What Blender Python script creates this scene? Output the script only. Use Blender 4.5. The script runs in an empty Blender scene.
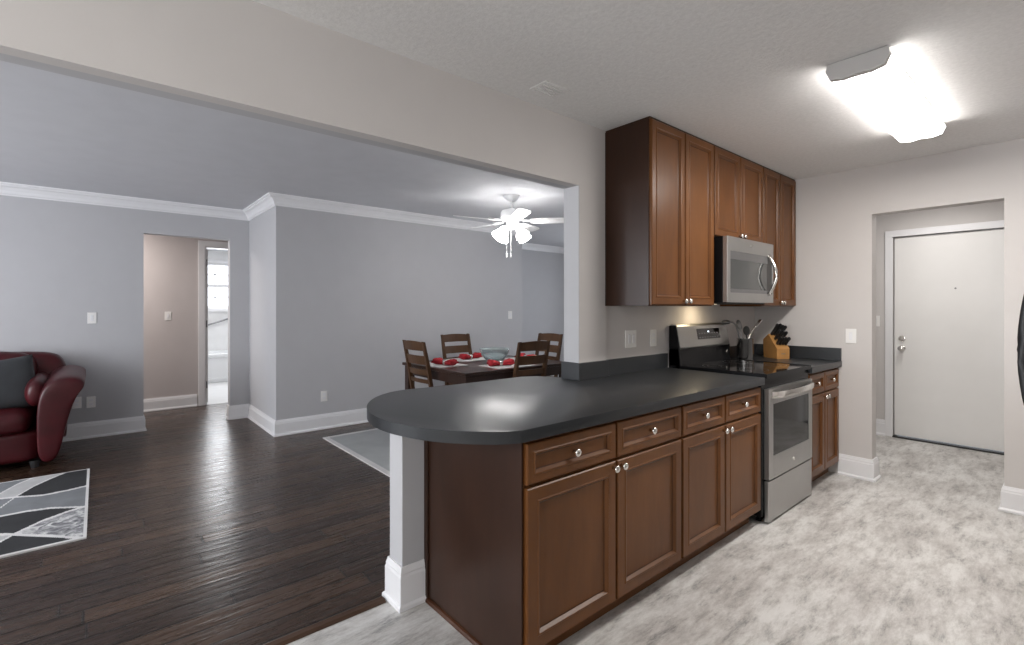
import bpy, bmesh, math, random
from mathutils import Vector, Matrix
random.seed(7)
C = bpy.context.scene.collection
scn = bpy.context.scene

# ------------------------------------------------------------------ camera
FPX = 487.3
cam = bpy.data.cameras.new('camera')
cam.sensor_width = 36.0
cam.lens = FPX / 1024 * 36.0
cam.shift_y = -14.6 / 1024
cam.clip_start = 0.02
co = bpy.data.objects.new('camera', cam)
C.objects.link(co)
co.location = (0, 0, 1.34)
co.rotation_euler = (math.radians(90), 0, math.radians(49.609))
scn.camera = co

# ------------------------------------------------------------------ world, light, exposure
w = bpy.data.worlds.new('sky')
scn.world = w
w.use_nodes = True
bg = w.node_tree.nodes['Background']
bg.inputs[0].default_value = (0.86, 0.92, 1.0, 1)
bg.inputs[1].default_value = 3.0
scn.view_settings.view_transform = 'Standard'
scn.view_settings.look = 'None'
scn.view_settings.gamma = 1.0
scn.view_settings.use_curve_mapping = False
scn.view_settings.exposure = 0.07


def area(name, loc, aim, sx, sy, power, color=(1, 1, 1)):
    l = bpy.data.lights.new(name, 'AREA')
    l.shape = 'RECTANGLE'
    l.size = sx
    l.size_y = sy
    l.energy = power
    l.color = color
    o = bpy.data.objects.new(name, l)
    C.objects.link(o)
    o.location = loc
    o.rotation_euler = (Vector(aim) - Vector(loc)).to_track_quat('-Z', 'Y').to_euler()
    return o


DAY = (0.93, 0.95, 1.0)
WARM = (1.0, 0.93, 0.86)
area('daylight_living_window', (-4.3, -3.52, 1.35), (-4.3, 0, 1.2), 2.8, 1.5, 120, DAY)
area('kitchen_back_fill', (-0.7, -1.93, 1.55), (-0.5, 2, 1.1), 1.5, 1.2, 36, (1.0, 0.97, 0.93))  # added fill light at an assumed, unseen window behind the kitchen
area('daylight_dining_window', (-4.3, 7.42, 1.4), (-4.3, 0, 1.0), 1.8, 1.3, 32, DAY)
area('daylight_bathroom_window', (-10.75, 1.75, 1.75), (-8, 1.6, 0.6), 0.9, 0.85, 24, (0.95, 0.97, 1.0))
area('bathroom_fill_light', (-9.4, 1.6, 2.40), (-9.4, 1.6, 0), 0.5, 0.5, 14, (1, 0.99, 0.97))  # added overhead to brighten the bathroom; no fixture modelled
area('kitchen_fluorescent_tubes', (-.645, 3.16, 2.352), (-.645, 3.16, 0), 0.2, 1.2, 25, (1.0, 0.955, 0.91))
area('cooktop_task_lamp', (-1.80, 3.45, 1.366), (-1.90, 3.42, 0.9), 0.07, 0.05, 1.5, (1.0, 0.80, 0.52))
area('hallway_fill_light', (-7.32, -0.25, 2.42), (-7.32, -0.25, 0), 0.3, 0.3, 30, (1.0, 0.93, 0.87))  # unseen fill added near the ceiling to light the back hallway
area('entry_fill_light', (-0.9, 5.5, 2.41), (-0.9, 5.5, 0), 0.4, 0.4, 14, (1.0, 0.96, 0.92))  # fill added because the entry needs light; no fixture behind it

# ------------------------------------------------------------------ materials
MATS = {}


def new_mat(name):
    m = bpy.data.materials.new(name)
    m.use_nodes = True
    MATS[name] = m
    return m, m.node_tree, m.node_tree.nodes['Principled BSDF']


def S(bs, **k):
    for a, v in k.items():
        bs.inputs[a.replace('_', ' ')].default_value = v


def coords(nt, scale=(1, 1, 1), rot=(0, 0, 0), kind='Object'):
    tc = nt.nodes.new('ShaderNodeTexCoord')
    mp = nt.nodes.new('ShaderNodeMapping')
    mp.inputs['Scale'].default_value = scale
    mp.inputs['Rotation'].default_value = rot
    nt.links.new(tc.outputs[kind], mp.inputs['Vector'])
    return mp.outputs['Vector']


def noise(nt, vec, scale, detail=4, rough=0.5, dist=0.0):
    n = nt.nodes.new('ShaderNodeTexNoise')
    n.inputs['Scale'].default_value = scale
    n.inputs['Detail'].default_value = detail
    n.inputs['Roughness'].default_value = rough
    n.inputs['Distortion'].default_value = dist
    nt.links.new(vec, n.inputs['Vector'])
    return n.outputs['Fac']


def ramp(nt, fac, stops):
    r = nt.nodes.new('ShaderNodeValToRGB')
    els = r.color_ramp.elements
    while len(els) < len(stops):
        els.new(0.5)
    for e, (p, c) in zip(els, stops):
        e.position = p
        e.color = (c[0], c[1], c[2], 1)
    nt.links.new(fac, r.inputs['Fac'])
    return r.outputs['Color']


def bump(nt, bs, height, strength=0.2, dist=0.01):
    b = nt.nodes.new('ShaderNodeBump')
    b.inputs['Strength'].default_value = strength
    b.inputs['Distance'].default_value = dist
    nt.links.new(height, b.inputs['Height'])
    nt.links.new(b.outputs['Normal'], bs.inputs['Normal'])


def mix(nt, a, b, fac, mode='MIX'):
    m = nt.nodes.new('ShaderNodeMix')
    m.data_type = 'RGBA'
    m.blend_type = mode
    for sock, v in (('A', a), ('B', b)):
        i = [s for s in m.inputs if s.name == sock and s.type == 'RGBA'][0]
        if isinstance(v, tuple):
            i.default_value = (v[0], v[1], v[2], 1)
        else:
            nt.links.new(v, i)
    if isinstance(fac, float):
        m.inputs[0].default_value = fac
    else:
        nt.links.new(fac, m.inputs[0])
    return [s for s in m.outputs if s.type == 'RGBA'][0]


def rgb(r, g, b):
    f = lambda v: (v / 255 / 12.92) if v <= 10 else ((v / 255 + 0.055) / 1.055) ** 2.4
    return (f(r), f(g), f(b))


def simple(name, c, rough=0.5, metal=0.0, var=0.06, scale=6, bmp=0.0, bscale=200, **k):
    m, nt, bs = new_mat(name)
    v = coords(nt)
    f = noise(nt, v, scale, 3)
    lo = tuple(x * (1 - var) for x in c)
    hi = tuple(min(1, x * (1 + var)) for x in c)
    nt.links.new(ramp(nt, f, [(0.3, lo), (0.7, hi)]), bs.inputs['Base Color'])
    S(bs, Roughness=rough, Metallic=metal, **k)
    if bmp:
        bump(nt, bs, noise(nt, v, bscale, 2), bmp, 0.002)
    return m


M_wall_k = simple('paint_warm_grey', (0.60, 0.575, 0.56), 0.75, var=0.012, bmp=0.08, bscale=150)
M_wall_l = simple('paint_cool_grey', (0.485, 0.485, 0.50), 0.72, var=0.012, bmp=0.08, bscale=150)
M_wall_h = simple('paint_hall_beige', (0.56, 0.515, 0.505), 0.75, var=0.012, bmp=0.08, bscale=150)
M_ceil_l = simple('ceiling_paint', (0.60, 0.605, 0.63), 0.8, var=0.02, bmp=0.12, bscale=120)
M_trim = simple('trim_white', (0.80, 0.80, 0.815), 0.35, var=0.01)
M_door = simple('door_white', (0.80, 0.79, 0.775), 0.45, var=0.012)
M_plate = simple('switch_plastic', (0.84, 0.83, 0.81), 0.3, var=0.01)
M_white = simple('fan_white', (0.85, 0.85, 0.85), 0.35, var=0.01)
M_steel = simple('brushed_steel', (0.43, 0.425, 0.415), 0.32, 0.88, 0.05, 3)
M_steeld = simple('dark_steel', (0.23, 0.23, 0.235), 0.35, 0.8, 0.05, 3)
M_bright = simple('bright_steel', (0.62, 0.61, 0.60), 0.2, 1.0, 0.03)
M_cap = simple('grey_end_cap', (0.50, 0.49, 0.48), 0.3, 0.2, 0.02)
M_chrome = simple('polished_nickel', (0.80, 0.78, 0.75), 0.15, 1.0, 0.02)
M_black = simple('black_enamel', (0.009, 0.009, 0.010), 0.22, var=0.1, Specular_IOR_Level=0.12)
M_glassb = simple('black_glass', (0.008, 0.008, 0.009), 0.05, var=0.1)
M_ovenglass = simple('oven_glass', (0.016, 0.017, 0.018), 0.06, var=0.05, Specular_IOR_Level=0.45)
M_mwglass = simple('microwave_glass', (0.045, 0.048, 0.048), 0.08, var=0.05, Specular_IOR_Level=1.0)
M_rubber = simple('black_plastic', (0.02, 0.02, 0.021), 0.5, var=0.1)
M_leather = simple('burgundy_leather', (0.050, 0.0045, 0.0068), 0.38, var=0.3, scale=5, bmp=0.3, bscale=45, Specular_IOR_Level=0.35)
M_cush = simple('charcoal_fabric', (0.040, 0.043, 0.047), 0.95, var=0.12, bmp=0.5, bscale=300)
M_red = simple('red_napkin_cloth', (0.36, 0.010, 0.018), 0.85, var=0.15, scale=20)
M_mat = simple('placemat_cloth', (0.60, 0.59, 0.58), 0.85, var=0.08, scale=40)
M_tile = simple('bath_tile', (0.80, 0.80, 0.80), 0.3, var=0.04)
M_tub = simple('white_enamel', (0.86, 0.87, 0.88), 0.15, var=0.01)
M_rugw = simple('rug_white', (0.62, 0.61, 0.60), 0.95, var=0.06, bmp=0.6, bscale=260)
M_rugk = simple('rug_black', (0.018, 0.019, 0.021), 0.95, var=0.2, bmp=0.6, bscale=260)
M_rugg = simple('rug_grey', (0.17, 0.18, 0.19), 0.95, var=0.12, bmp=0.6, bscale=260)
M_rugl = simple('rug_light_grey', (0.42, 0.42, 0.42), 0.95, var=0.1, bmp=0.6, bscale=260)
M_carpet = simple('dining_rug_pile', (0.37, 0.385, 0.385), 0.95, var=0.1, scale=3, bmp=0.6, bscale=240)
M_knifewood = simple('beech_wood', (0.42, 0.21, 0.065), 0.45, var=0.12, scale=12)

# popcorn kitchen ceiling
M_ceil_k, nt, bs = new_mat('textured_ceiling')
v = coords(nt)
n1 = noise(nt, v, 48, 5, 0.75)
nt.links.new(ramp(nt, n1, [(0.35, (0.72, 0.715, 0.71)), (0.65, (0.80, 0.795, 0.79))]), bs.inputs['Base Color'])
S(bs, Roughness=0.9)
bump(nt, bs, n1, 0.4, 0.008)

# marble-like part of the rug
M_rugm, nt, bs = new_mat('rug_marbled')
v = coords(nt)
nt.links.new(ramp(nt, noise(nt, v, 14, 6, 0.7, 1.2), [(0.38, (0.10, 0.10, 0.11)), (0.5, (0.30, 0.30, 0.31)), (0.62, (0.62, 0.62, 0.61))]), bs.inputs['Base Color'])
S(bs, Roughness=0.95)


def cabinet_wood(name, c, rough=0.33):
    m, nt, bs = new_mat(name)
    v = coords(nt, (1, 1, 0.18))
    g = noise(nt, v, 26, 5, 0.6, 0.4)
    big = noise(nt, coords(nt, (1, 1, 0.5)), 2.2, 3, 0.5, 0.6)
    a = ramp(nt, g, [(0.25, tuple(x * 0.86 for x in c)), (0.75, tuple(x * 1.1 for x in c))])
    b = ramp(nt, big, [(0.3, (0.72, 0.68, 0.64)), (0.7, (1.22, 1.24, 1.26))])
    nt.links.new(mix(nt, a, b, 1.0, 'MULTIPLY'), bs.inputs['Base Color'])
    S(bs, Roughness=rough, Specular_IOR_Level=0.28)
    return m


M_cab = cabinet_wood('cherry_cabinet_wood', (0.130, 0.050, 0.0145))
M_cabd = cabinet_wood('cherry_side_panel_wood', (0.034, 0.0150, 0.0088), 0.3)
M_glaze = cabinet_wood('dark_glazed_groove_wood', (0.060, 0.022, 0.009))
M_table = cabinet_wood('espresso_wood', (0.036, 0.019, 0.014), 0.3)
M_chair = cabinet_wood('walnut_chair_wood', (0.088, 0.044, 0.021), 0.45)

# laminate counter
M_count, nt, bs = new_mat('dark_laminate')
v = coords(nt)
nt.links.new(ramp(nt, noise(nt, v, 260, 3, 0.7), [(0.3, (0.019, 0.021, 0.024)), (0.7, (0.026, 0.029, 0.032))]), bs.inputs['Base Color'])
S(bs, Roughness=0.33, Specular_IOR_Level=0.55)
bump(nt, bs, noise(nt, v, 220, 2), 0.05, 0.001)

# hand-scraped hardwood, boards along Y
M_wood, nt, bs = new_mat('hardwood_planks')
tc = nt.nodes.new('ShaderNodeTexCoord')
sp = nt.nodes.new('ShaderNodeSeparateXYZ')
cb = nt.nodes.new('ShaderNodeCombineXYZ')
nt.links.new(tc.outputs['Object'], sp.inputs[0])
dv = nt.nodes.new('ShaderNodeMath')
dv.operation = 'DIVIDE'
dv.inputs[1].default_value = 0.125
nt.links.new(sp.outputs['X'], dv.inputs[0])
fl = nt.nodes.new('ShaderNodeMath')
fl.operation = 'FLOOR'
nt.links.new(dv.outputs[0], fl.inputs[0])
wn_ = nt.nodes.new('ShaderNodeTexWhiteNoise')
wn_.noise_dimensions = '1D'
nt.links.new(fl.outputs[0], wn_.inputs['W'])
ma = nt.nodes.new('ShaderNodeMath')
ma.operation = 'MULTIPLY_ADD'
ma.inputs[1].default_value = 1.15
nt.links.new(wn_.outputs['Value'], ma.inputs[0])
nt.links.new(sp.outputs['Y'], ma.inputs[2])
nt.links.new(ma.outputs[0], cb.inputs['X'])
nt.links.new(sp.outputs['X'], cb.inputs['Y'])
br = nt.nodes.new('ShaderNodeTexBrick')
br.offset = 0.0
br.offset_frequency = 3
br.squash = 1.0
for k_, v_ in (('Scale', 1.0), ('Mortar Size', 0.007), ('Mortar Smooth', 0.6), ('Bias', 0.0), ('Brick Width', 1.15), ('Row Height', 0.125)):
    br.inputs[k_].default_value = v_
br.inputs['Color1'].default_value = (0.0, 0.0, 0.0, 1)
br.inputs['Color2'].default_value = (1, 1, 1, 1)
br.inputs['Mortar'].default_value = (0.5, 0.5, 0.5, 1)
nt.links.new(cb.outputs[0], br.inputs['Vector'])
plank = ramp(nt, br.outputs['Color'], [(0.0, (0.030, 0.0165, 0.0112)), (0.5, (0.050, 0.029, 0.019)), (1.0, (0.078, 0.046, 0.029))])
gr = noise(nt, coords(nt, (7, 0.9, 1)), 6, 6, 0.65, 0.8)
grc = ramp(nt, gr, [(0.28, (0.55, 0.53, 0.52)), (0.72, (1.25, 1.2, 1.15))])
colr = mix(nt, plank, grc, 1.0, 'MULTIPLY')
nt.links.new(mix(nt, colr, (0.006, 0.004, 0.003), br.outputs['Fac']), bs.inputs['Base Color'])
nt.links.new(ramp(nt, gr, [(0.2, (0.20, 0.20, 0.20)), (0.8, (0.36, 0.36, 0.36))]), bs.inputs['Roughness'])
S(bs, Specular_IOR_Level=0.4)
mm = nt.nodes.new('ShaderNodeMath')
mm.operation = 'SUBTRACT'
nt.links.new(noise(nt, coords(nt, (9, 1.0, 1)), 3.5, 3), mm.inputs[0])
nt.links.new(br.outputs['Fac'], mm.inputs[1])
bump(nt, bs, mm.outputs[0], 0.6, 0.006)

# whitewashed vinyl
M_vinyl, nt, bs = new_mat('whitewashed_vinyl')
va = coords(nt, (1.0, 0.36, 1), (0, 0, 0.12))
vb = coords(nt, (1.0, 0.25, 1), (0, 0, -0.05))
base = ramp(nt, noise(nt, va, 4.6, 10, 0.76, 0.1), [(0.32, (0.34, 0.325, 0.31)), (0.44, (0.52, 0.50, 0.48)), (0.55, (0.66, 0.65, 0.63)), (0.72, (0.74, 0.735, 0.72))])
veins = ramp(nt, noise(nt, vb, 17, 10, 0.8, 0.15), [(0.34, (0.40, 0.40, 0.41)), (0.46, (0.82, 0.81, 0.80)), (0.56, (1, 1, 1))])
nt.links.new(mix(nt, base, veins, 1.0, 'MULTIPLY'), bs.inputs['Base Color'])
S(bs, Roughness=0.42)

# glass
M_glass, nt, bs = new_mat('clear_glass')
S(bs, Base_Color=(1, 1, 1, 1), Roughness=0.02, Transmission_Weight=1.0, IOR=1.45)
M_pane, nt, bs = new_mat('window_glass')
nt.nodes.remove(bs)
tr = nt.nodes.new('ShaderNodeBsdfTransparent')
gl = nt.nodes.new('ShaderNodeBsdfGlossy')
gl.inputs['Roughness'].default_value = 0.02
ms = nt.nodes.new('ShaderNodeMixShader')
ms.inputs[0].default_value = 0.06
nt.links.new(tr.outputs[0], ms.inputs[1])
nt.links.new(gl.outputs[0], ms.inputs[2])
nt.links.new(ms.outputs[0], nt.nodes['Material Output'].inputs[0])


def emit(name, c, s):
    m, nt, bs = new_mat(name)
    S(bs, Base_Color=(0.9, 0.9, 0.9, 1), Emission_Color=(c[0], c[1], c[2], 1), Emission_Strength=s)
    return m


M_fluo = emit('lit_acrylic_diffuser', (1.0, 0.955, 0.91), 13.0)
M_shade = emit('lit_frosted_shade', (1.0, 0.975, 0.95), 27.0)
M_led = emit('lit_display_digit', (0.7, 0.85, 1.0), 2.0)
M_task = emit('lit_cooktop_lamp', (1.0, 0.82, 0.56), 2.0)


# ------------------------------------------------------------------ mesh helpers
def BM():
    return bmesh.new()


def box(bm, x0, x1, y0, y1, z0, z1, bev=0.0, seg=2, mi=0):
    vs = [bm.verts.new((x, y, z)) for x in (x0, x1) for y in (y0, y1) for z in (z0, z1)]
    idx = [(0, 1, 3, 2), (4, 6, 7, 5), (0, 4, 5, 1), (2, 3, 7, 6), (0, 2, 6, 4), (1, 5, 7, 3)]
    fs = [bm.faces.new([vs[i] for i in f]) for f in idx]
    for f in fs:
        f.material_index = mi
    if bev:
        es = list({e for f in fs for e in f.edges})
        bmesh.ops.bevel(bm, geom=es, offset=bev, segments=seg, profile=0.5, affect='EDGES')
    return bm


def tube(bm, pts, r, n=10, caps=True):
    pts = [Vector(p) for p in pts]
    rr = r if isinstance(r, (list, tuple)) else [r] * len(pts)
    rings = []
    for i, p in enumerate(pts):
        a = pts[max(i - 1, 0)]
        b = pts[min(i + 1, len(pts) - 1)]
        d = (b - a).normalized()
        u = d.cross(Vector((0, 0, 1)))
        if u.length < 1e-3:
            u = d.cross(Vector((0, 1, 0)))
        u.normalize()
        v = d.cross(u)
        rings.append([bm.verts.new(p + rr[i] * (math.cos(t) * u + math.sin(t) * v)) for t in [2 * math.pi * k / n for k in range(n)]])
    for a, b in zip(rings, rings[1:]):
        for k in range(n):
            bm.faces.new((a[k], a[(k + 1) % n], b[(k + 1) % n], b[k]))
    if caps:
        bm.faces.new(rings[0])
        bm.faces.new(rings[-1])
    return bm


def lathe(bm, prof, c=(0, 0, 0), n=24, axis='Z'):
    """prof: list of (radius, height)."""
    rings = []
    for r, h in prof:
        ring = []
        for k in range(n):
            t = 2 * math.pi * k / n
            a, b = max(r, 1e-4) * math.cos(t), max(r, 1e-4) * math.sin(t)
            if axis == 'Z':
                p = (c[0] + a, c[1] + b, c[2] + h)
            elif axis == 'X':
                p = (c[0] + h, c[1] + a, c[2] + b)
            else:
                p = (c[0] + a, c[1] + h, c[2] + b)
            ring.append(bm.verts.new(p))
        rings.append(ring)
    for a, b in zip(rings, rings[1:]):
        for k in range(n):
            bm.faces.new((a[k], a[(k + 1) % n], b[(k + 1) % n], b[k]))
    if prof[0][0] > 1e-3:
        bm.faces.new(rings[0])
    if prof[-1][0] > 1e-3:
        bm.faces.new(rings[-1])
    return bm


def prism(bm, poly, axis, a, b, bev=0.0):
    """extrude 2-D polygon along an axis. X: (y,z); Y: (x,z); Z: (x,y)."""
    def P(u, v, t):
        return {'X': (t, u, v), 'Y': (u, t, v), 'Z': (u, v, t)}[axis]
    A = [bm.verts.new(P(u, v, a)) for u, v in poly]
    B = [bm.verts.new(P(u, v, b)) for u, v in poly]
    fs = [bm.faces.new(A), bm.faces.new(B)]
    n = len(poly)
    for k in range(n):
        fs.append(bm.faces.new((A[k], A[(k + 1) % n], B[(k + 1) % n], B[k])))
    if bev:
        es = list({e for f in fs[:2] for e in f.edges})
        bmesh.ops.bevel(bm, geom=es, offset=bev, segments=2, profile=0.5, affect='EDGES')
    return bm


def obj(name, bm, mat, parent=None, smooth=False, auto=None):
    bmesh.ops.recalc_face_normals(bm, faces=bm.faces)
    me = bpy.data.meshes.new(name)
    bm.to_mesh(me)
    bm.free()
    mats = mat if isinstance(mat, (list, tuple)) else [mat]
    for m in mats:
        me.materials.append(m)
    o = bpy.data.objects.new(name, me)
    C.objects.link(o)
    if parent:
        o.parent = parent
    if smooth or auto:
        for p in me.polygons:
            p.use_smooth = True
        if auto:
            ang = math.radians(auto)
            b2 = bmesh.new()
            b2.from_mesh(me)
            for e in b2.edges:
                if len(e.link_faces) == 2 and e.calc_face_angle(0) > ang:
                    e.smooth = False
            b2.to_mesh(me)
            b2.free()
    return o


def thing(name, label, cat, loc=(0, 0, 0), rz=0, group=None):
    o = bpy.data.objects.new(name, None)
    C.objects.link(o)
    o.location = loc
    o.rotation_euler = (0, 0, rz)
    o['label'] = label
    o['category'] = cat
    if group:
        o['group'] = group
    return o


def tag(o, label, cat, group=None, kind=None):
    o['label'] = label
    o['category'] = cat
    if group:
        o['group'] = group
    if kind:
        o['kind'] = kind
    return o


def struct(name, bm, mat, label=None, cat=None, **k):
    o = obj(name, bm, mat, **k)
    o['kind'] = 'structure'
    if label:
        o['label'] = label
    if cat:
        o['category'] = cat
    return o


def dup(root, loc, rz, label=None, group=None):
    r = root.copy()
    C.objects.link(r)
    r.location = loc
    r.rotation_euler = (0, 0, rz)
    if label:
        r['label'] = label
    if group:
        r['group'] = group
    for ch in list(root.children):
        c = ch.copy()
        C.objects.link(c)
        c.parent = r
        for g in list(ch.children):
            d = g.copy()
            C.objects.link(d)
            d.parent = c
    return r


# ------------------------------------------------------------------ room shell
ZK = 2.44      # kitchen ceiling
ZL = 2.52      # living ceiling
XW = -1.93     # kitchen face of the dividing wall
XL = -6.65     # living room left wall
XB = -5.47     # face of the boxed-out wall by the dining table
YE = 4.565     # kitchen end wall
YD = 6.30      # entry door wall

struct('floor_hardwood', box(BM(), -7.86, -2.085, -3.6, 7.5, -0.10, 0.0), M_wood, 'dark brown hand-scraped hardwood plank floor of the living and dining area', 'floor')
struct('floor_vinyl', box(BM(), -2.085, 0.85, -2.0, YD + .1, -0.10, -0.001), M_vinyl, 'mottled whitewashed grey vinyl floor of the kitchen and entry', 'floor')
bm = BM()
prism(bm, [(-2.115, 0.0), (-2.115, .003), (-2.10, .009), (-2.075, .009), (-2.06, .003), (-2.06, 0.0)], 'Y', -2.0, 1.0)
struct('trim_1', bm, cabinet_wood('transition_wood', (0.075, 0.042, 0.026), .35), 'dark wood transition strip between hardwood and vinyl floors', 'threshold strip')

# kitchen ceiling / living ceiling
struct('ceiling_kitchen', box(BM(), XW - .06, 0.85, -2.0, YE + .06, ZK, ZK + .08), M_ceil_k, 'white textured popcorn ceiling over the kitchen', 'ceiling')
struct('ceiling_living', box(BM(), XL - .05, XW - .06, -3.6, 7.5, ZL, ZL + .08), M_ceil_l, 'smooth pale grey ceiling over the living and dining room', 'ceiling')
struct('ceiling_entry', box(BM(), -2.3, 0.5, YE + .06, YD + .1, ZK, ZK + .08), M_ceil_l, 'ceiling of the entry hall', 'ceiling')
struct('ceiling_hall', box(BM(), -7.98, XL - .05, -1.0, 2.4, ZL - .08, ZL), M_ceil_l, 'ceiling of the back hallway', 'ceiling')

# dividing wall: header, stub, wall behind the range; two faces (kitchen paint / living paint)
bm = BM()
box(bm, XW - .06, XW, -2.0, 2.164, 2.062, ZK + .08)
box(bm, XW - .06, XW, 2.164, 2.41, 0, ZK + .08)
box(bm, XW - .06, XW - .02, 2.41, YE + .12, 0, ZK + .08)
struct('wall_header', bm, M_wall_k, 'warm grey drywall header and range wall dividing kitchen from living room', 'wall')
bm = BM()
box(bm, XW - .12, XW - .06, -3.6, 2.16, 2.062, ZL)
box(bm, XW - .12, XW - .06, 2.164, 7.5, 0, ZL)
box(bm, XW - .12, XW, 2.158, 2.163, 0, 2.062)
struct('wall_dining_side', bm, M_wall_l, 'cool grey living room face of the dividing wall', 'wall')
bm = BM()
box(bm, XW - .165, XW - .043, 1.035, 2.155, 0, .868, .003)
struct('wall_peninsula', bm, M_wall_l, 'short grey half wall with square end post under the rounded countertop', 'half wall')
# end wall with entry opening
bm = BM()
box(bm, XW - .02, -1.067, YE, YE + .12, 0, ZK)
box(bm, -0.345, 0.85, YE, YE + .12, 0, ZK)
box(bm, -1.067, -0.345, YE, YE + .12, 2.066, ZK)
struct('wall_end', bm, M_wall_k, 'warm grey kitchen end wall with opening to the entry hall', 'wall')
DX0, DX1, DZ = -1.295, -0.395, 2.078
bm = BM()
box(bm, -2.3, DX0, YD, YD + .1, 0, ZK)
box(bm, DX1, 0.5, YD, YD + .1, 0, ZK)
box(bm, DX0, DX1, YD, YD + .1, DZ, ZK)
struct('wall_entry', bm, M_wall_k, 'warm grey wall around the white entry door', 'wall')
struct('wall_entry_left', box(BM(), -2.4, -2.3, YE + .12, YD + .1, 0, ZK), M_wall_k)
struct('wall_entry_right', box(BM(), 0.5, 0.6, YE + .12, YD + .1, 0, ZK), M_wall_k)
struct('wall_right', box(BM(), 0.85, 0.95, -2.0, YE + .12, 0, ZK), M_wall_k)
bm = BM()
box(bm, XW - .06, -1.5, -2.1, -2.0, 0, ZK)
box(bm, 0.1, 0.95, -2.1, -2.0, 0, ZK)
box(bm, -1.5, 0.1, -2.1, -2.0, 0, 0.9)
box(bm, -1.5, 0.1, -2.1, -2.0, 2.2, ZK)
struct('wall_back', bm, M_wall_k)
bm = BM()
box(bm, XW - .12, XW - .02, -3.6, -2.0, 0, ZL)
struct('wall_living_right', bm, M_wall_l)
# living room left wall with hallway opening
HO0, HO1, HOZ = 0.383, 1.2125, 2.158
bm = BM()
box(bm, XL - .12, XL, -3.6, HO0, 0, ZL)
box(bm, XL - .12, XL, HO0, HO1, HOZ, ZL)
box(bm, XL - .12, XL, HO1, 7.5, 0, ZL)
struct('wall_left', bm, M_wall_l, 'cool grey living room wall with doorway to the back hallway', 'wall')
struct('wall_box_out', box(BM(), XL, XB, 1.42, 4.85, 0, ZL), M_wall_l, 'cool grey boxed-out wall beside the dining table', 'wall')
bm = BM()
box(bm, -7.1, -5.7, -3.7, -3.6, 0, ZL)
box(bm, -2.9, -1.9, -3.7, -3.6, 0, ZL)
box(bm, -5.7, -2.9, -3.7, -3.6, 0, 0.6)
box(bm, -5.7, -2.9, -3.7, -3.6, 2.1, ZL)
struct('wall_living_back', bm, M_wall_l)
bm = BM()
box(bm, -6.8, -5.2, 7.5, 7.6, 0, ZL)
box(bm, -3.4, -1.9, 7.5, 7.6, 0, ZL)
box(bm, -5.2, -3.4, 7.5, 7.6, 0, 0.75)
box(bm, -5.2, -3.4, 7.5, 7.6, 2.05, ZL)
struct('wall_dining_end', bm, M_wall_l)
# unseen windows that let daylight in; the kitchen one is added as fill
for i, (x0, x1, y, z0, z1) in enumerate(((-5.7, -2.9, -3.62, 0.6, 2.1), (-1.5, 0.1, -2.02, 0.9, 2.2), (-5.2, -3.4, 7.53, .75, 2.05))):
    bm = BM()
    for a, b in ((x0, x0 + .05), (x1 - .05, x1), ((x0 + x1) / 2 - .025, (x0 + x1) / 2 + .025)):
        box(bm, a, b, y - .05, y, z0, z1)
    for a, b in ((z0, z0 + .05), (z1 - .05, z1), ((z0 + z1) / 2 - .02, (z0 + z1) / 2 + .02)):
        box(bm, x0, x1, y - .045, y - .005, a, b)
    wf = struct('window_%d' % (i + 1), bm, M_trim)

# hallway beyond the opening
XH = -7.86
BD0, BD1, BDZ = 1.125, 1.86, 2.19
bm = BM()
box(bm, XH - .1, XH, -1.0, BD0, 0, ZL)
box(bm, XH - .1, XH, BD0, BD1, BDZ, ZL)
box(bm, XH - .1, XH, BD1, 2.4, 0, ZL)
struct('wall_hall', bm, M_wall_h, 'beige hallway wall seen through the doorway', 'wall')
bm = BM()
box(bm, XH, XL - .12, -1.1, -1.0, 0, ZL)
struct('wall_hall_front', bm, M_wall_h)
bm = BM()
box(bm, XH, XL - .12, 2.3, 2.4, 0, ZL)
struct('wall_hall_rear', bm, M_wall_h)
# bathroom shell
XT = -10.85
struct('floor_bathroom', box(BM(), XT, XH, 0.4, 3.0, -.10, 0.002), M_tile, 'pale tiled bathroom floor', 'floor')
struct('ceiling_bathroom', box(BM(), XT - .1, XH - .1, 0.4, 3.0, 2.44, 2.52), M_ceil_l)
BW0, BW1, BWZ0, BWZ1 = 1.50, 2.35, 1.33, 2.20
bm = BM()
box(bm, XT - .1, XT, 0.4, BW0, 0, 2.44)
box(bm, XT - .1, XT, BW1, 3.0, 0, 2.44)
box(bm, XT - .1, XT, BW0, BW1, 0, BWZ0)
box(bm, XT - .1, XT, BW0, BW1, BWZ1, 2.44)
struct('wall_bathroom_far', bm, M_tile)
struct('wall_bathroom_side', box(BM(), XT, XH - .1, 2.9, 3.0, 0, 2.44), M_tile)
struct('wall_bathroom_near', box(BM(), XT, XH - .1, 0.4, 0.5, 0, 2.44), M_tile)
bm = BM()
box(bm, XT - .02, XT + .03, BW0 - .06, BW0, BWZ0 - .06, BWZ1 + .06)
box(bm, XT - .02, XT + .03, BW1, BW1 + .06, BWZ0 - .06, BWZ1 + .06)
box(bm, XT - .02, XT + .03, BW0, BW1, BWZ1, BWZ1 + .06)
box(bm, XT - .02, XT + .05, BW0 - .06, BW1 + .06, BWZ0 - .06, BWZ0)
wn = struct('window_4', bm, M_trim, 'bright white bathroom window with sashes and muntins above the tub', 'window')
bm = BM()
zm = (BWZ0 + BWZ1) / 2
box(bm, XT - .06, XT - .03, BW0, BW1, zm - .03, zm + .03)
for z in (BWZ0 + .02, BWZ1 - .02):
    box(bm, XT - .06, XT - .03, BW0, BW1, z - .02, z + .02)
for z in ((BWZ0 + zm) / 2, (BWZ1 + zm) / 2):
    box(bm, XT - .055, XT - .035, BW0, BW1, z - .01, z + .01)
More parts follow.
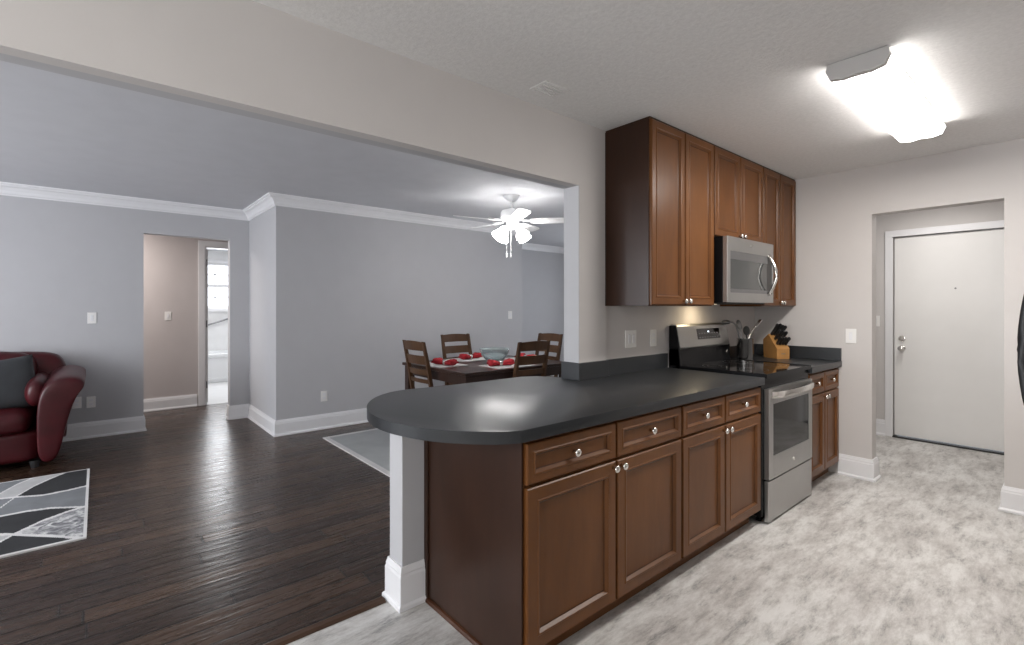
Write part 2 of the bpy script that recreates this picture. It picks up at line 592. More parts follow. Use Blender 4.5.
for y in (BW0 + .02, BW0 + .23, BW0 + .5, BW1 - .02):
    box(bm, XT - .055, XT - .035, y - .01, y + .01, BWZ0, BWZ1)
obj('window_sash', bm, M_trim, wn)
obj('window_pane', box(BM(), XT - .048, XT - .044, BW0, BW1, BWZ0, BWZ1), M_pane, wn)


# ------------------------------------------------------------------ trim
def base_run(bm, p0, p1, h=0.165, t=0.016, m0=0.0, m1=0.0):
    """moulded baseboard from p0 to p1; the room lies to the LEFT of the direction p0->p1. m0/m1 = +1 outside / -1 inside mitre."""
    p0 = Vector((p0[0], p0[1], 0))
    p1 = Vector((p1[0], p1[1], 0))
    d = (p1 - p0).normalized()
    n = Vector((-d.y, d.x, 0))
    prof = [(0, 0), (t + .010, 0), (t + .010, .014), (t + .004, .022), (t, .024), (t, h * .76), (t - .004, h * .82), (t - .003, h * .86), (t * .5, h * .95), (t * .42, h), (0, h)]
    A = [bm.verts.new(p0 + n * u + Vector((0, 0, z)) - d * u * m0) for u, z in prof]
    B = [bm.verts.new(p1 + n * u + Vector((0, 0, z)) + d * u * m1) for u, z in prof]
    bm.faces.new(A)
    bm.faces.new(B)
    k = len(prof)
    for i in range(k):
        bm.faces.new((A[i], A[(i + 1) % k], B[(i + 1) % k], B[i]))
    return bm


# left = interior normal; wall_left interior is +X so direction must be -Y
bm = BM()
base_run(bm, (XL, HO0), (XL, -3.6), m0=1)
base_run(bm, (XL - .12, HO0), (XL, HO0), m1=1)
struct('baseboard_left', bm, M_trim, 'white baseboard along the wall behind the sofa', 'baseboard')
bm = BM()
base_run(bm, (XL, HO1), (XL - .12, HO1), m0=1)
base_run(bm, (XL, 1.42), (XL, HO1), m0=-1, m1=1)
base_run(bm, (XB, 1.42), (XL, 1.42), m0=1, m1=-1)
base_run(bm, (XB, 4.85), (XB, 1.42), m0=1, m1=1)
base_run(bm, (XL, 4.85), (XB, 4.85), m1=1)
base_run(bm, (XL, 7.5), (XL, 4.85))
struct('baseboard_box_out', bm, M_trim, 'white baseboard wrapping the boxed-out wall by the dining table', 'baseboard')
struct('baseboard_hall', base_run(BM(), (XH, BD0 - .09), (XH, -1.0)), M_trim, 'white baseboard in the back hallway', 'baseboard')
bm = BM()
px0, px1, py0 = XW - .165, XW - .043, 1.035
base_run(bm, (px1, py0), (px0, py0), h=.185, m0=1, m1=1)
base_run(bm, (px0, py0), (px0, 2.155), h=.185, m0=1)
base_run(bm, (px1, 1.148), (px1, py0), h=.185, m1=1)
# the run on +X face: room to its right when going +Y, so go -Y
struct('baseboard_peninsula', bm, M_trim, 'tall white base moulding around the foot of the peninsula end post', 'baseboard')
bm = BM()
base_run(bm, (-1.067, YE), (-1.29, YE), m0=1)
base_run(bm, (-1.067, YE + .12), (-1.067, YE), m0=1, m1=1)
struct('baseboard_end', bm, M_trim, 'white baseboard wrapping the wall stub beside the right base cabinet', 'baseboard')
bm = BM()
base_run(bm, (0.85, YE), (-0.345, YE), m1=1)
base_run(bm, (-0.345, YE), (-0.345, YE + .12), m0=1, m1=1)
struct('baseboard_end_right', bm, M_trim, 'white baseboard at the wall right of the entry opening', 'baseboard')
bm = BM()
base_run(bm, (DX0 - .06, YD), (-2.3, YD))
struct('baseboard_entry', bm, M_trim, 'white baseboard left of the entry door', 'baseboard')


def crown_run(bm, p0, p1, zc, m0=0.0, m1=0.0):
    p0 = Vector((p0[0], p0[1], 0))
    p1 = Vector((p1[0], p1[1], 0))
    d = (p1 - p0).normalized()
    n = Vector((-d.y, d.x, 0))
    prof = [(0, -.112), (.010, -.112), (.012, -.100), (.022, -.094), (.030, -.070), (.052, -.040), (.072, -.030), (.076, -.018), (.088, -.014), (.090, 0), (0, 0)]
    A = [bm.verts.new(p0 + n * u + Vector((0, 0, zc + z)) - d * u * m0) for u, z in prof]
    B = [bm.verts.new(p1 + n * u + Vector((0, 0, zc + z)) + d * u * m1) for u, z in prof]
    bm.faces.new(A)
    bm.faces.new(B)
    k = len(prof)
    for i in range(k):
        bm.faces.new((A[i], A[(i + 1) % k], B[(i + 1) % k], B[i]))


bm = BM()
crown_run(bm, (XL, 1.42), (XL, -3.6), ZL, m0=-1)
crown_run(bm, (XB, 1.42), (XL, 1.42), ZL, m0=1, m1=-1)
crown_run(bm, (XB, 4.85), (XB, 1.42), ZL, m0=1, m1=1)
crown_run(bm, (XL, 4.85), (XB, 4.85), ZL, m0=-1, m1=1)
crown_run(bm, (XL, 7.5), (XL, 4.85), ZL, m1=-1, m0=-1)
crown_run(bm, (XW - .12, 7.5), (XL, 7.5), ZL, m1=-1)
struct('trim_2', bm, M_trim, 'white crown moulding around the living and dining room ceiling', 'crown moulding')

# entry door + casing
dr = thing('door_1', 'plain white flat entry door at the end of the kitchen', 'door', (DX0, YD, 0))
dr['kind'] = 'structure'
obj('door_slab', box(BM(), .012, DX1 - DX0 - .008, .02, .06, .022, DZ - .012, .002), M_door, dr)
obj('threshold', box(BM(), 0.0, DX1 - DX0, -.02, .09, .0, .014, .003), M_rubber, dr)
bm = BM()
lathe(bm, [(.030, .0), (.031, -.004), (.027, -.010), (.012, -.014), (.011, -.034), (.022, -.042), (.028, -.054), (.026, -.068), (.012, -.074), (0, -.074)], (.075, .02, .925), 20, 'Y')
obj('door_knob', bm, M_chrome, dr, auto=40)
bm = BM()
lathe(bm, [(.030, .0), (.031, -.008), (.026, -.014), (.014, -.016), (0, -.016)], (.075, .02, 1.025), 20, 'Y')
box(bm, .071, .079, -.012, .006, 1.010, 1.040, .002)
obj('deadbolt', bm, M_chrome, dr, auto=40)
obj('peephole', lathe(BM(), [(.008, 0), (.008, -.004), (.004, -.005), (0, -.005)], (.485, .02, 1.53), 14, 'Y'), M_steeld, dr, auto=40)
bm = BM()
cw = .062
box(bm, DX0 - cw, DX0 + .004, YD - .018, YD + .002, 0, DZ + cw, .003)
box(bm, DX1 - .004, DX1 + cw, YD - .018, YD + .002, 0, DZ + cw, .003)
box(bm, DX0 - cw, DX1 + cw, YD - .0185, YD + .002, DZ - .004, DZ + cw, .003)
box(bm, DX0, DX0 + .022, YD + .061, YD + .1, 0, DZ)
box(bm, DX1 - .02, DX1, YD + .061, YD + .1, 0, DZ)
box(bm, DX0, DX1, YD + .061, YD + .1, DZ - .022, DZ)
struct('trim_3', bm, M_trim, 'white casing around the entry door', 'door casing')

# bathroom door casing with hinges
bm = BM()
cw = .075
box(bm, XH - .002, XH + .018, BD0 - cw, BD0 + .003, 0, BDZ + cw, .003)
box(bm, XH - .002, XH + .018, BD1 - .003, BD1 + cw, 0, BDZ + cw, .003)
box(bm, XH - .002, XH + .0185, BD0 - cw, BD1 + cw, BDZ - .003, BDZ + cw, .003)
box(bm, XH - .102, XH, BD0 - .001, BD0 + .018, 0, BDZ, .002)
box(bm, XH - .102, XH, BD0, BD1, BDZ - .018, BDZ + .001, .002)
tc_ = struct('trim_4', bm, M_trim, 'white casing of the bathroom doorway in the hallway', 'door casing')
for z in (.28, 1.12, 1.96):
    bm = BM()
    box(bm, XH - .03, XH + .004, BD0 + .018, BD0 + .026, z - .045, z + .045, .002)
    tube(bm, [(XH + .004, BD0 + .028, z - .048), (XH + .004, BD0 + .028, z + .048)], .006, 8)
    obj('hinge', bm, M_steeld, tc_)
# bath door swung open into the bathroom
bd = thing('door_2', 'white bathroom door swung open into the bathroom', 'door', (XH - .10, BD0 + .02, 0), math.radians(4))
bd['kind'] = 'structure'
obj('door_slab', box(BM(), -.72, 0, 0, .035, .012, BDZ - .03, .002), M_door, bd)
obj('door_knob', lathe(BM(), [(.026, .035), (.026, .042), (.010, .048), (.010, .068), (.024, .078), (.026, .092), (.0, .10)], (-.66, 0, .95), 16, 'Y'), M_chrome, bd, auto=40)

# bathtub, grab bar
tb = thing('bathtub', 'white alcove bathtub under the bathroom window', 'bathtub', (-10.45, 1.70, 0))
bm = BM()
box(bm, -.38, .38, -1.19, 1.19, .0, .46, .02)
box(bm, .36, .405, -1.19, 1.19, .46, .52, .015)
box(bm, -.40, -.34, -1.19, 1.19, .46, .52, .015)
box(bm, -.40, .40, -1.19, -1.12, .46, .519, .015)
box(bm, -.40, .40, 1.12, 1.19, .46, .519, .015)
obj('tub_shell', bm, M_tub, tb)
obj('apron_rib', box(BM(), .375, .39, -1.15, 1.15, .05, .09, .005), M_tub, tb)
gb = thing('grab_bar', 'slanted chrome grab bar on the bathroom wall above the tub', 'grab bar', (XT, 1.55, 1.0))
obj('rail', tube(BM(), [(0.0, 0, 0), (.05, 0, 0), (.06, .03, .01), (.06, .50, .17), (.05, .53, .18), (0, .53, .18)], .017, 10), M_steeld, gb, smooth=True)
for y, z in ((0, 0), (.53, .18)):
    obj('flange', lathe(BM(), [(.038, 0), (.038, .006), (.02, .012)], (0, y, z), 16, 'X'), M_steeld, gb, auto=40)


# ------------------------------------------------------------------ cabinets
def panel_front(bm, y0, y1, z0, z1, xb, t=.020, rail=.055):
    """five-piece cabinet front facing +X."""
    rings = [(0, 0), (0, t - .004), (.004, t), (rail, t), (rail + .004, t + .003), (rail + .009, t + .002), (rail + .013, t - .004), (rail + .017, t - .010), (rail + .021, t - .012)]
    R = []
    for ins, d in rings:
        R.append([bm.verts.new((xb + d, y, z)) for y, z in ((y0 + ins, z0 + ins), (y1 - ins, z0 + ins), (y1 - ins, z1 - ins), (y0 + ins, z1 - ins))])
    bm.faces.new(R[0])
    bm.faces.new(R[-1])
    for q, (a, b) in enumerate(zip(R, R[1:])):
        for k in range(4):
            f = bm.faces.new((a[k], a[(k + 1) % 4], b[(k + 1) % 4], b[k]))
            if q == len(R) - 2:
                f.material_index = 1
    return bm


def knob(parent, x, y, z):
    bm = lathe(BM(), [(.007, 0), (.006, .010), (.008, .014), (.0145, .018), (.0165, .023), (.0150, .028), (.009, .031), (0, .032)], (x, y, z), 18, 'X')
    return obj('knob', bm, M_chrome, parent, smooth=True)


XF = -1.305   # face-frame plane of base cabinets
XBACK = XW + .002


def base_cabinet(label, ya, yb, doors, side_panel=False, y_front=None):
    t = thing('base_cabinet', label, 'cabinet', (XF, ya, 0), 0, 'cherry base cabinets under the dark counters')
    bm = BM()
    x0 = XBACK - XF
    box(bm, x0, 0, 0, yb - ya, .095, .868)
    box(bm, x0, -.065, .0 if not side_panel else .0, yb - ya, .0, .095)
    obj('carcass', bm, M_cab, t)
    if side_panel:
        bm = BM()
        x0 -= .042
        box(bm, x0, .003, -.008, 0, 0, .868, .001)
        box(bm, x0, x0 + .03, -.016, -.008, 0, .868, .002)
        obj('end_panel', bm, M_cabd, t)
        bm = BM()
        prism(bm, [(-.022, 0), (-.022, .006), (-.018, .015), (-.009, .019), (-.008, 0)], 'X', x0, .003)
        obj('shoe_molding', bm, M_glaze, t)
    bm = BM()
    box(bm, -.066, -.056, 0, yb - ya, 0, .094)
    obj('toe_kick', bm, M_cab, t)
    for (a, b, side) in doors:
        d = obj('drawer', panel_front(BM(), a - ya, b - ya, .705, .853, 0, .02, .030), [M_cab, M_glaze], t)
        knob(d, .010, (a + b) / 2 - ya, .779)
        d = obj('door', panel_front(BM(), a - ya, b - ya, .100, .692, 0, .02, .048), [M_cab, M_glaze], t)
        kz = .668
        knob(d, .020, (b - .022 if side > 0 else a + .022) - ya, kz)
    return t


base_cabinet('large two-door cherry base cabinet at the free end of the peninsula', 1.160, 2.197,
             [(1.166, 1.672, 1), (1.684, 2.190, -1)], side_panel=True)
base_cabinet('two-door cherry base cabinet directly left of the range', 2.199, 3.102, [(2.205, 2.635, 1), (2.647, 3.094, -1)])
base_cabinet('narrow two-door cherry base cabinet between the range and the end wall', 3.905, YE - .003, [(3.912, 4.222, 1), (4.234, 4.555, -1)])

# worktops
ZT = .914
ct = thing('countertop', 'long dark grey laminate peninsula countertop with rounded free end', 'countertop', (-1.7, 1.2, 0))
base_pts = [(-1.266, 3.106), (-1.266, 1.125)]
curve = [(-1.266, 1.125), (-1.300, 1.058), (-1.365, .985), (-1.440, .925), (-1.53, .876), (-1.64, .843), (-1.72, .832), (-1.80, .832), (-1.90, .848), (-2.00, .882), (-2.09, .930), (-2.17, .99), (-2.235, 1.06), (-2.28, 1.14), (-2.295, 1.22), (-2.285, 1.32), (-2.27, 1.45)]


def cr(pts, n=6):
    out = []
    P = [pts[0]] + pts + [pts[-1]]
    for i in range(1, len(P) - 2):
        for k in range(n):
            t = k / n
            q = []
            for j in (0, 1):
                a, b, c, d = P[i - 1][j], P[i][j], P[i + 1][j], P[i + 2][j]
                q.append(.5 * (2 * b + (c - a) * t + (2 * a - 5 * b + 4 * c - d) * t * t + (3 * b - a - 3 * c + d) * t ** 3))
            out.append(tuple(q))
    out.append(pts[-1])
    return out


outline = [(-1.266, 3.106)] + cr(curve, 4) + [(-2.262, 2.00), (-2.22, 2.09), (-2.11, 2.157), (XW + .001, 2.157), (XW + .001, 2.412), (XW - .018, 2.412), (XW - .018, 3.106)]
outline = [(x + 1.7, y - 1.2) for x, y in outline]
bm = BM()
prism(bm, outline, 'Z', .870, ZT, .002)
obj('worktop', bm, M_count, ct, auto=30)
bm = BM()
BS = 1.016
box(bm, XW - .124 + 1.7, XW + .021 + 1.7, 2.138 - 1.2, 2.158 - 1.2, ZT, BS, .002)
box(bm, XW + .001 + 1.7, XW + .0205 + 1.7, 2.158 - 1.2, 2.412 - 1.2, ZT, BS, .002)
box(bm, XW - .0195 + 1.7, XW + .0 + 1.7, 2.412 - 1.2, 3.106 - 1.2, ZT, BS, .002)
obj('backsplash', bm, M_count, ct)
ct2 = thing('countertop', 'short dark grey laminate countertop section right of the range', 'countertop', (-1.6, 4.2, 0))
bm = BM()
prism(bm, [(XW - .018 + 1.6, 3.90 - 4.2), (-1.266 + 1.6, 3.90 - 4.2), (-1.266 + 1.6, YE - .002 - 4.2), (XW - .018 + 1.6, YE - .002 - 4.2)], 'Z', .870, ZT, .002)
obj('worktop', bm, M_count, ct2)
bm = BM()
box(bm, XW - .018 + 1.6, XW + .002 + 1.6, 3.90 - 4.2, YE - .002 - 4.2, ZT, BS, .002)
box(bm, XW + .002 + 1.6, -1.268 + 1.6, YE - .022 - 4.2, YE - .002 - 4.2, ZT, BS, .002)
obj('backsplash', bm, M_count, ct2)


# wall cabinets
XUF = -1.622


def wall_cabinet(label, ya, yb, z0, splits, side_panel=False, right_panel=False):
    t = thing('wall_cabinet', label, 'cabinet', (XUF, ya, z0), 0, 'cherry wall cabinets on the range wall')
    H = 2.428 - z0
    x0 = XW - .018 - XUF
    if side_panel:
        x0b = x0
    else:
        x0b = x0
    bm = BM()
    box(bm, x0b if ya < 2.45 else x0, 0, 0, yb - ya, 0, H)
    obj('carcass', bm, M_cab if not side_panel else [M_cab], t)
    bm = BM()
    prism(bm, [(x0b, H), (.004, H), (.010, ZK - z0 - .002), (x0b, ZK - z0 - .002)], 'Y', (-.006 if side_panel else 0), yb - ya)
    obj('top_molding', bm, M_cabd, t)
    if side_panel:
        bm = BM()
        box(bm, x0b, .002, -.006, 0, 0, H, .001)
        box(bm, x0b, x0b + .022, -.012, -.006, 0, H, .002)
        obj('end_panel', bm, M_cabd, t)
    n = len(splits)
    for (a, b, side) in splits:
        d = obj('door', panel_front(BM(), a - ya, b - ya, .006, H - .004, 0, .02, .040), [M_cab, M_glaze], t)
        knob(d, .020, (b - .020 if side > 0 else a + .020) - ya, .030)
    return t


ZU = 1.352
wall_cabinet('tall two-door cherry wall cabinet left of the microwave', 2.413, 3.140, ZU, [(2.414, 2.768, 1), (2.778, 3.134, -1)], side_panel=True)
wall_cabinet('short two-door cherry wall cabinet above the microwave', 3.142, 3.905, 1.822, [(3.148, 3.516, 1), (3.528, 3.900, -1)])
wall_cabinet('narrow two-door cherry wall cabinet right of the microwave, next to the end wall', 3.907, YE - .003, ZU, [(3.913, 4.225, 1), (4.235, 4.555, -1)])

# ------------------------------------------------------------------ microwave
mw = thing('microwave', 'stainless over-the-range microwave with curved handle under the wall cabinets', 'microwave', (-1.56, 3.165, 1.378))
W, H = .735, .440
bm = BM()
box(bm, XW - .015 + 1.56, 0, 0, W, 0, H, .003)
obj('body', bm, M_black, mw)
bm = BM()
# steel door frame with window hole
wy0, wy1, wz0, wz1 = .045, .715, .065, .345
box(bm, .001, .032, 0, wy0, 0, H, .002)
box(bm, .001, .032, wy1, W, 0, H, .002)
box(bm, .001, .0318, wy0, wy1, 0, wz0)
box(bm, .001, .0318, wy0, wy1, wz1, H)
obj('door_frame', bm, M_steel, mw)
obj('door_window', box(BM(), .001, .028, wy0, .63, wz0, wz1), M_mwglass, mw)
obj('control_panel', box(BM(), .001, .0285, .63, wy1, wz0, wz1), M_glassb, mw)
bm = BM()
box(bm, .0275, .0295, wy0, wy1 - .08, wz1 - .055, wz1, 0)
box(bm, .0275, .0295, wy0, wy1 - .08, wz0, wz0 + .025, 0)
obj('window_border', bm, M_steeld, mw)
pts = []
for i in range(17):
    s = i / 16
    pts.append((.034 + .055 * math.sin(math.pi * s), .640, .055 + .30 * s))
bm = BM()
tube(bm, pts, [.010 + .002 * math.sin(math.pi * i / 16) for i in range(17)], 10)
obj('handle', bm, M_chrome, mw, smooth=True)
obj('badge', box(BM(), .0318, .033, .34, .38, .395, .403), M_chrome, mw)
bm = BM()
box(bm, -.33, -.02, .03, W - .03, -.010, .0)
obj('vent_grille', bm, M_rubber, mw)
lamp_ = obj('task_lamp', box(BM(), -.27, -.21, .22, .34, -.0115, -.010), M_task, mw)

# ------------------------------------------------------------------ range
rg = thing('range', 'stainless electric range with black glass cooktop between base cabinets', 'stove', (-1.285, 3.140, 0))
W = .756
xb = XW - .012 + 1.285
bm = BM()
box(bm, xb, -.005, -.028, W, .05, .905, .003)
box(bm, -.06, -.03, .03, W - .03, .012, .05)
for y in (.04, W - .04):
    for x in (xb + .06, -.05):
        lathe(bm, [(.018, 0), (.018, .012), (.010, .014), (.010, .05)], (x, y, 0), 12)
obj('body', bm, M_black, rg)
obj('drawer', box(BM(), -.004, .022, .010, W - .012, .014, .265, .004), M_steel, rg)
bm = BM()
dz0, dz1 = .275, .835
wy0, wy1, wz0, wz1 = .075, W - .075, .415, .740
box(bm, -.004, .026, .010, wy0, dz0, dz1, .002)
box(bm, -.004, .026, wy1, W - .012, dz0, dz1, .002)
box(bm, -.004, .0258, wy0, wy1, dz0, wz0)
box(bm, -.004, .0258, wy0, wy1, wz1, dz1)
dd = obj('oven_door', bm, M_steel, rg)
obj('oven_window', box(BM(), -.003, .022, wy0, wy1, wz0, wz1), M_ovenglass, dd)
bm = BM()
pts = []
for i in range(13):
    s = i / 12
    pts.append((.030 + .040 * math.sin(math.pi * min(1, max(0, s))) ** .5 if 0 < s < 1 else .026, .035 + (W - .052) * s, .800))
for (a, b) in zip(pts, pts[1:]):
    pass
prof = [(-.007, -.020), (.007, -.020), (.010, -.012), (.010, .012), (.007, .020), (-.007, .020)]
rings = []
for p in pts:
    rings.append([bm.verts.new((p[0] + u, p[1], p[2] + v)) for u, v in prof])
for a, b in zip(rings, rings[1:]):
    for k in range(6):
        bm.faces.new((a[k], a[(k + 1) % 6], b[(k + 1) % 6], b[k]))
bm.faces.new(rings[0])
bm.faces.new(rings[-1])
obj('handle', bm, M_chrome, dd, auto=50)
obj('badge', lathe(BM(), [(.014, .0255), (.014, .0285), (.011, .029), (0, .029)], (0, W / 2 + .02, .335), 20, 'X'), M_chrome, dd, auto=40)
bm = BM()
box(bm, xb + .055, .012, .003, W - .003, .905, .928, .004)
obj('cooktop', bm, M_glassb, rg)
bm = BM()
box(bm, .0115, .0155, .003, W - .003, .903, .930, .001)
box(bm, xb + .055, .012, .0, .0045, .905, .931, .0)
box(bm, xb + .055, .012, W - .0045, W, .905, .931, .0)
obj('cooktop_trim', bm, M_black, rg)
bm = BM()
for (cx, cy, r) in ((-.17, .20, .11), (-.17, .57, .085), (-.42, .20, .08), (-.42, .57, .11)):
    for rr in (r, r * .6):
        bm = BM()
        R0 = [bm.verts.new((cx + rr * math.cos(t), cy + rr * math.sin(t), .9285)) for t in [2 * math.pi * k / 40 for k in range(40)]]
        R1 = [bm.verts.new((cx + (rr - .002) * math.cos(t), cy + (rr - .002) * math.sin(t), .9285)) for t in [2 * math.pi * k / 40 for k in range(40)]]
        for k in range(40):
            bm.faces.new((R0[k], R0[(k + 1) % 40], R1[(k + 1) % 40], R1[k]))
        obj('burner_ring', bm, M_steeld, rg)
# back guard: black lower strip and side caps, slanted steel face
bm = BM()
prism(bm, [(xb, .905), (xb + .085, .905), (xb + .070, 1.045), (xb, 1.045)], 'Y', 0, W)
prism(bm, [(xb, .93), (xb + .085, .93), (xb + .080, 1.04), (xb + .050, 1.212), (xb, 1.212)], 'Y', 0, .012)
prism(bm, [(xb, .93), (xb + .085, .93), (xb + .080, 1.04), (xb + .050, 1.212), (xb, 1.212)], 'Y', W - .012, W)
gd = obj('back_guard', bm, M_black, rg)
bm = BM()
prism(bm, [(xb + .002, 1.045), (xb + .078, 1.045), (xb + .083, 1.055), (xb + .056, 1.205), (xb + .044, 1.220), (xb + .002, 1.220)], 'Y', .012, W - .012)
obj('guard_face', bm, M_steel, gd)


def on_guard(u, y0, y1, z0, z1, th):
    f = lambda z: xb + .083 - (z - 1.055) * .027 / .15
    bm = BM()
    prism(bm, [(f(z0) - .002, z0), (f(z0) + th, z0), (f(z1) + th, z1), (f(z1) - .002, z1)], 'Y', y0, y1)
    return bm


obj('display', on_guard(0, .27, .61, 1.105, 1.183, .003), M_glassb, gd)
obj('display_clock', on_guard(0, .425, .445, 1.155, 1.165, .004), M_led, gd)
bm = BM()
for k in range(8):
    for z in (1.115, 1.145):
        bm = BM()
        prism(bm, [(xb + .083 - (z - 1.055) * .18 + .002, z), (xb + .083 - (z - 1.055) * .18 + .0042, z), (xb + .083 - (z + .006 - 1.055) * .18 + .0042, z + .006), (xb + .083 - (z + .006 - 1.055) * .18 + .002, z + .006)], 'Y', .29 + k * .038, .31 + k * .038)
        obj('touch_button', bm, M_steeld, gd)
obj('side_emblem', lathe(BM(), [(.016, 0), (.016, .006), (.012, .009), (0, .009)], (xb + .075, W - .045, .99), 18, 'X'), M_chrome, gd, auto=40)

# ------------------------------------------------------------------ crock with utensils
uc = thing('utensil_holder', 'round stainless utensil holder on the counter beside the range', 'utensil holder', (-1.775, 3.975, ZT))
obj('holder_wall', lathe(BM(), [(.060, 0), (.061, .003), (.061, .176), (.063, .180), (.057, .180), (.055, .008), (0, .008)], n=36), M_bright, uc, auto=40)


def utensil(name, label, path, head, mat, cat, size=.036):
    t = thing(name, label, cat, (-1.775, 3.975, ZT + .012), 0, 'utensils standing in the steel holder')
    P = [Vector(p) for p in path]
    obj('handle', tube(BM(), cr3(P), .0065, 8), mat, t, smooth=True)
    b = P[-1]
    d = (P[-1] - P[-2]).normalized()
    rot = d.to_track_quat('Z', 'Y').to_matrix().to_4x4()
    bm = BM()
    if head == 'ladle':
        bmesh.ops.create_uvsphere(bm, u_segments=16, v_segments=10, radius=size, matrix=Matrix.Translation(b + d * .02) @ Matrix.Diagonal((1, 1, .5, 1)))
    elif head == 'spoon':
        bmesh.ops.create_uvsphere(bm, u_segments=16, v_segments=10, radius=size, matrix=Matrix.Translation(b + d * size * .8) @ rot @ Matrix.Diagonal((.7, .3, 1, 1)))
    else:
        box(bm, -.026, .026, -.003, .003, 0, .075, .002)
        bmesh.ops.transform(bm, matrix=Matrix.Translation(b) @ rot, verts=bm.verts)
    obj('head', bm, mat, t, smooth=(head != 'turner'))


def cr3(P):
    out = []
    Q = [P[0]] + P + [P[-1]]
    for i in range(1, len(Q) - 2):
        for k in range(5):
            u = k / 5
            a, b, c, d = Q[i - 1:i + 3]
            out.append(.5 * (2 * b + (c - a) * u + (2 * a - 5 * b + 4 * c - d) * u * u + (3 * b - a - 3 * c + d) * u ** 3))
    return out + [P[-1]]


utensil('ladle', 'dark steel ladle hooking left over the utensil holder', [(-.02, -.02, 0), (-.030, -.034, .17), (-.045, -.050, .26), (-.062, -.074, .295), (-.085, -.100, .298)], 'ladle', M_steeld, 'ladle', .036)
utensil('serving_spoon', 'grey serving spoon leaning left beside the ladle', [(.015, -.03, 0), (-.005, -.035, .17), (-.025, -.030, .245)], 'spoon', M_steeld, 'spoon', .042)
utensil('spatula', 'bright steel spatula leaning far right out of the holder', [(-.01, .02, 0), (.020, .030, .17), (.034, .046, .225), (.052, .066, .26)], 'turner', M_chrome, 'spatula')
utensil('slotted_spoon', 'black spoon upright in the middle of the holder', [(.025, .0, 0), (.010, .010, .17), (.008, .012, .20)], 'spoon', M_rubber, 'spoon', .038)

# ------------------------------------------------------------------ knife block
kb = thing('knife_block', 'light wooden knife block in the counter corner by the end wall', 'knife block', (-1.675, 4.385, ZT), math.radians(-32))
bm = BM()
prism(bm, [(-.115, 0), (.055, 0), (.055, .085), (.048, .092), (-.055, .205), (-.125, .155), (-.115, .0)][:6], 'Y', -.058, .058, .003)
obj('block', bm, M_knifewood, kb)
obj('block_mark', box(BM(), .055, .0562, -.018, .018, .040, .046), M_steeld, kb)
dirv = Vector((.62, 0, .70)).normalized()
for i, (y, s, ln) in enumerate(((-.036, .92, .125), (-.012, .90, .13), (.014, .86, .12), (.038, .84, .115), (-.030, .58, .11), (.0, .56, .105), (.030, .54, .10), (-.036, .25, .085), (-.012, .22, .085), (.012, .22, .085), (.036, .2, .085))):
    a = Vector((.048, y, .092)).lerp(Vector((-.055, y, .205)), s)
    k = thing('kitchen_knife', 'black handled knife slotted in the light wooden knife block', 'knife', kb.location, math.radians(-32), 'knives in the wooden block')
    bm = BM()
    n = Vector((-dirv.z, 0, dirv.x))
    pr = []
    for t_, w_ in ((0.004, .008), (.018, .011), (ln * .5, .009), (ln * .85, .012), (ln, .009)):
        p = a + dirv * t_
        pr.append([bm.verts.new(p + n * w_ + Vector((0, .006, 0))), bm.verts.new(p + n * w_ - Vector((0, .006, 0))), bm.verts.new(p - n * w_ - Vector((0, .006, 0))), bm.verts.new(p - n * w_ + Vector((0, .006, 0)))])
    for A, B in zip(pr, pr[1:]):
        for q in range(4):
            bm.faces.new((A[q], A[(q + 1) % 4], B[(q + 1) % 4], B[q]))
    bm.faces.new(pr[0])
    bm.faces.new(pr[-1])
    obj('handle', bm, M_rubber, k)


# ------------------------------------------------------------------ wall plates
def plate(label, kind, loc, rz, wide=.072, high=.115, group=None):
    t = thing('wall_outlet' if kind == 'outlet' else 'light_switch', label, 'outlet' if kind == 'outlet' else 'light switch', loc, rz)
    obj('cover_plate', box(BM(), 0, .006, -wide / 2, wide / 2, -high / 2, high / 2, .002), M_plate, t)
    gangs = [0] if wide < .09 else [-.023, .023]
    for g in gangs:
        if kind == 'outlet':
            for z in (-.02, .02):
                obj('socket', box(BM(), .006, .0085, g - .016, g + .016, z - .013, z + .013, .001), M_trim, t)
        else:
            obj('rocker', box(BM(), .006, .010, g - .012, g + .012, -.030, .030, .002), M_trim, t)
    return t


plate('white light switch on the grey wall above the sofa arm', 'switch', (XL, -.043, 1.236), 0)
plate('white outlet low on the grey wall, nearer the hallway doorway', 'outlet', (XL, -.050, .368), 0)
plate('white outlet low on the grey wall half hidden behind the sofa arm', 'outlet', (XL, -.160, .375), 0)
plate('white light switch on the beige hallway wall', 'switch', (XH, .711, 1.234), 0)
plate('white outlet low on the boxed-out wall left of the dining table', 'outlet', (XB, 1.915, .362), 0)
plate('white light switch above the dining table near the wall corner', 'switch', (XB, 4.615, 1.236), 0)
plate('wide double white switch plate above the counter backsplash', 'switch', (XW - .02, 2.689, 1.135), 0, .118)
plate('narrow white outlet above the backsplash next to the range', 'outlet', (XW - .02, 2.949, 1.131), 0)
plate('white light switch on the end wall right of the short countertop', 'switch', (-1.205, YE, 1.1165), math.radians(-90))
plate('white light switch beside the entry door casing', 'switch', (-1.44, YD, 1.20), math.radians(-90))

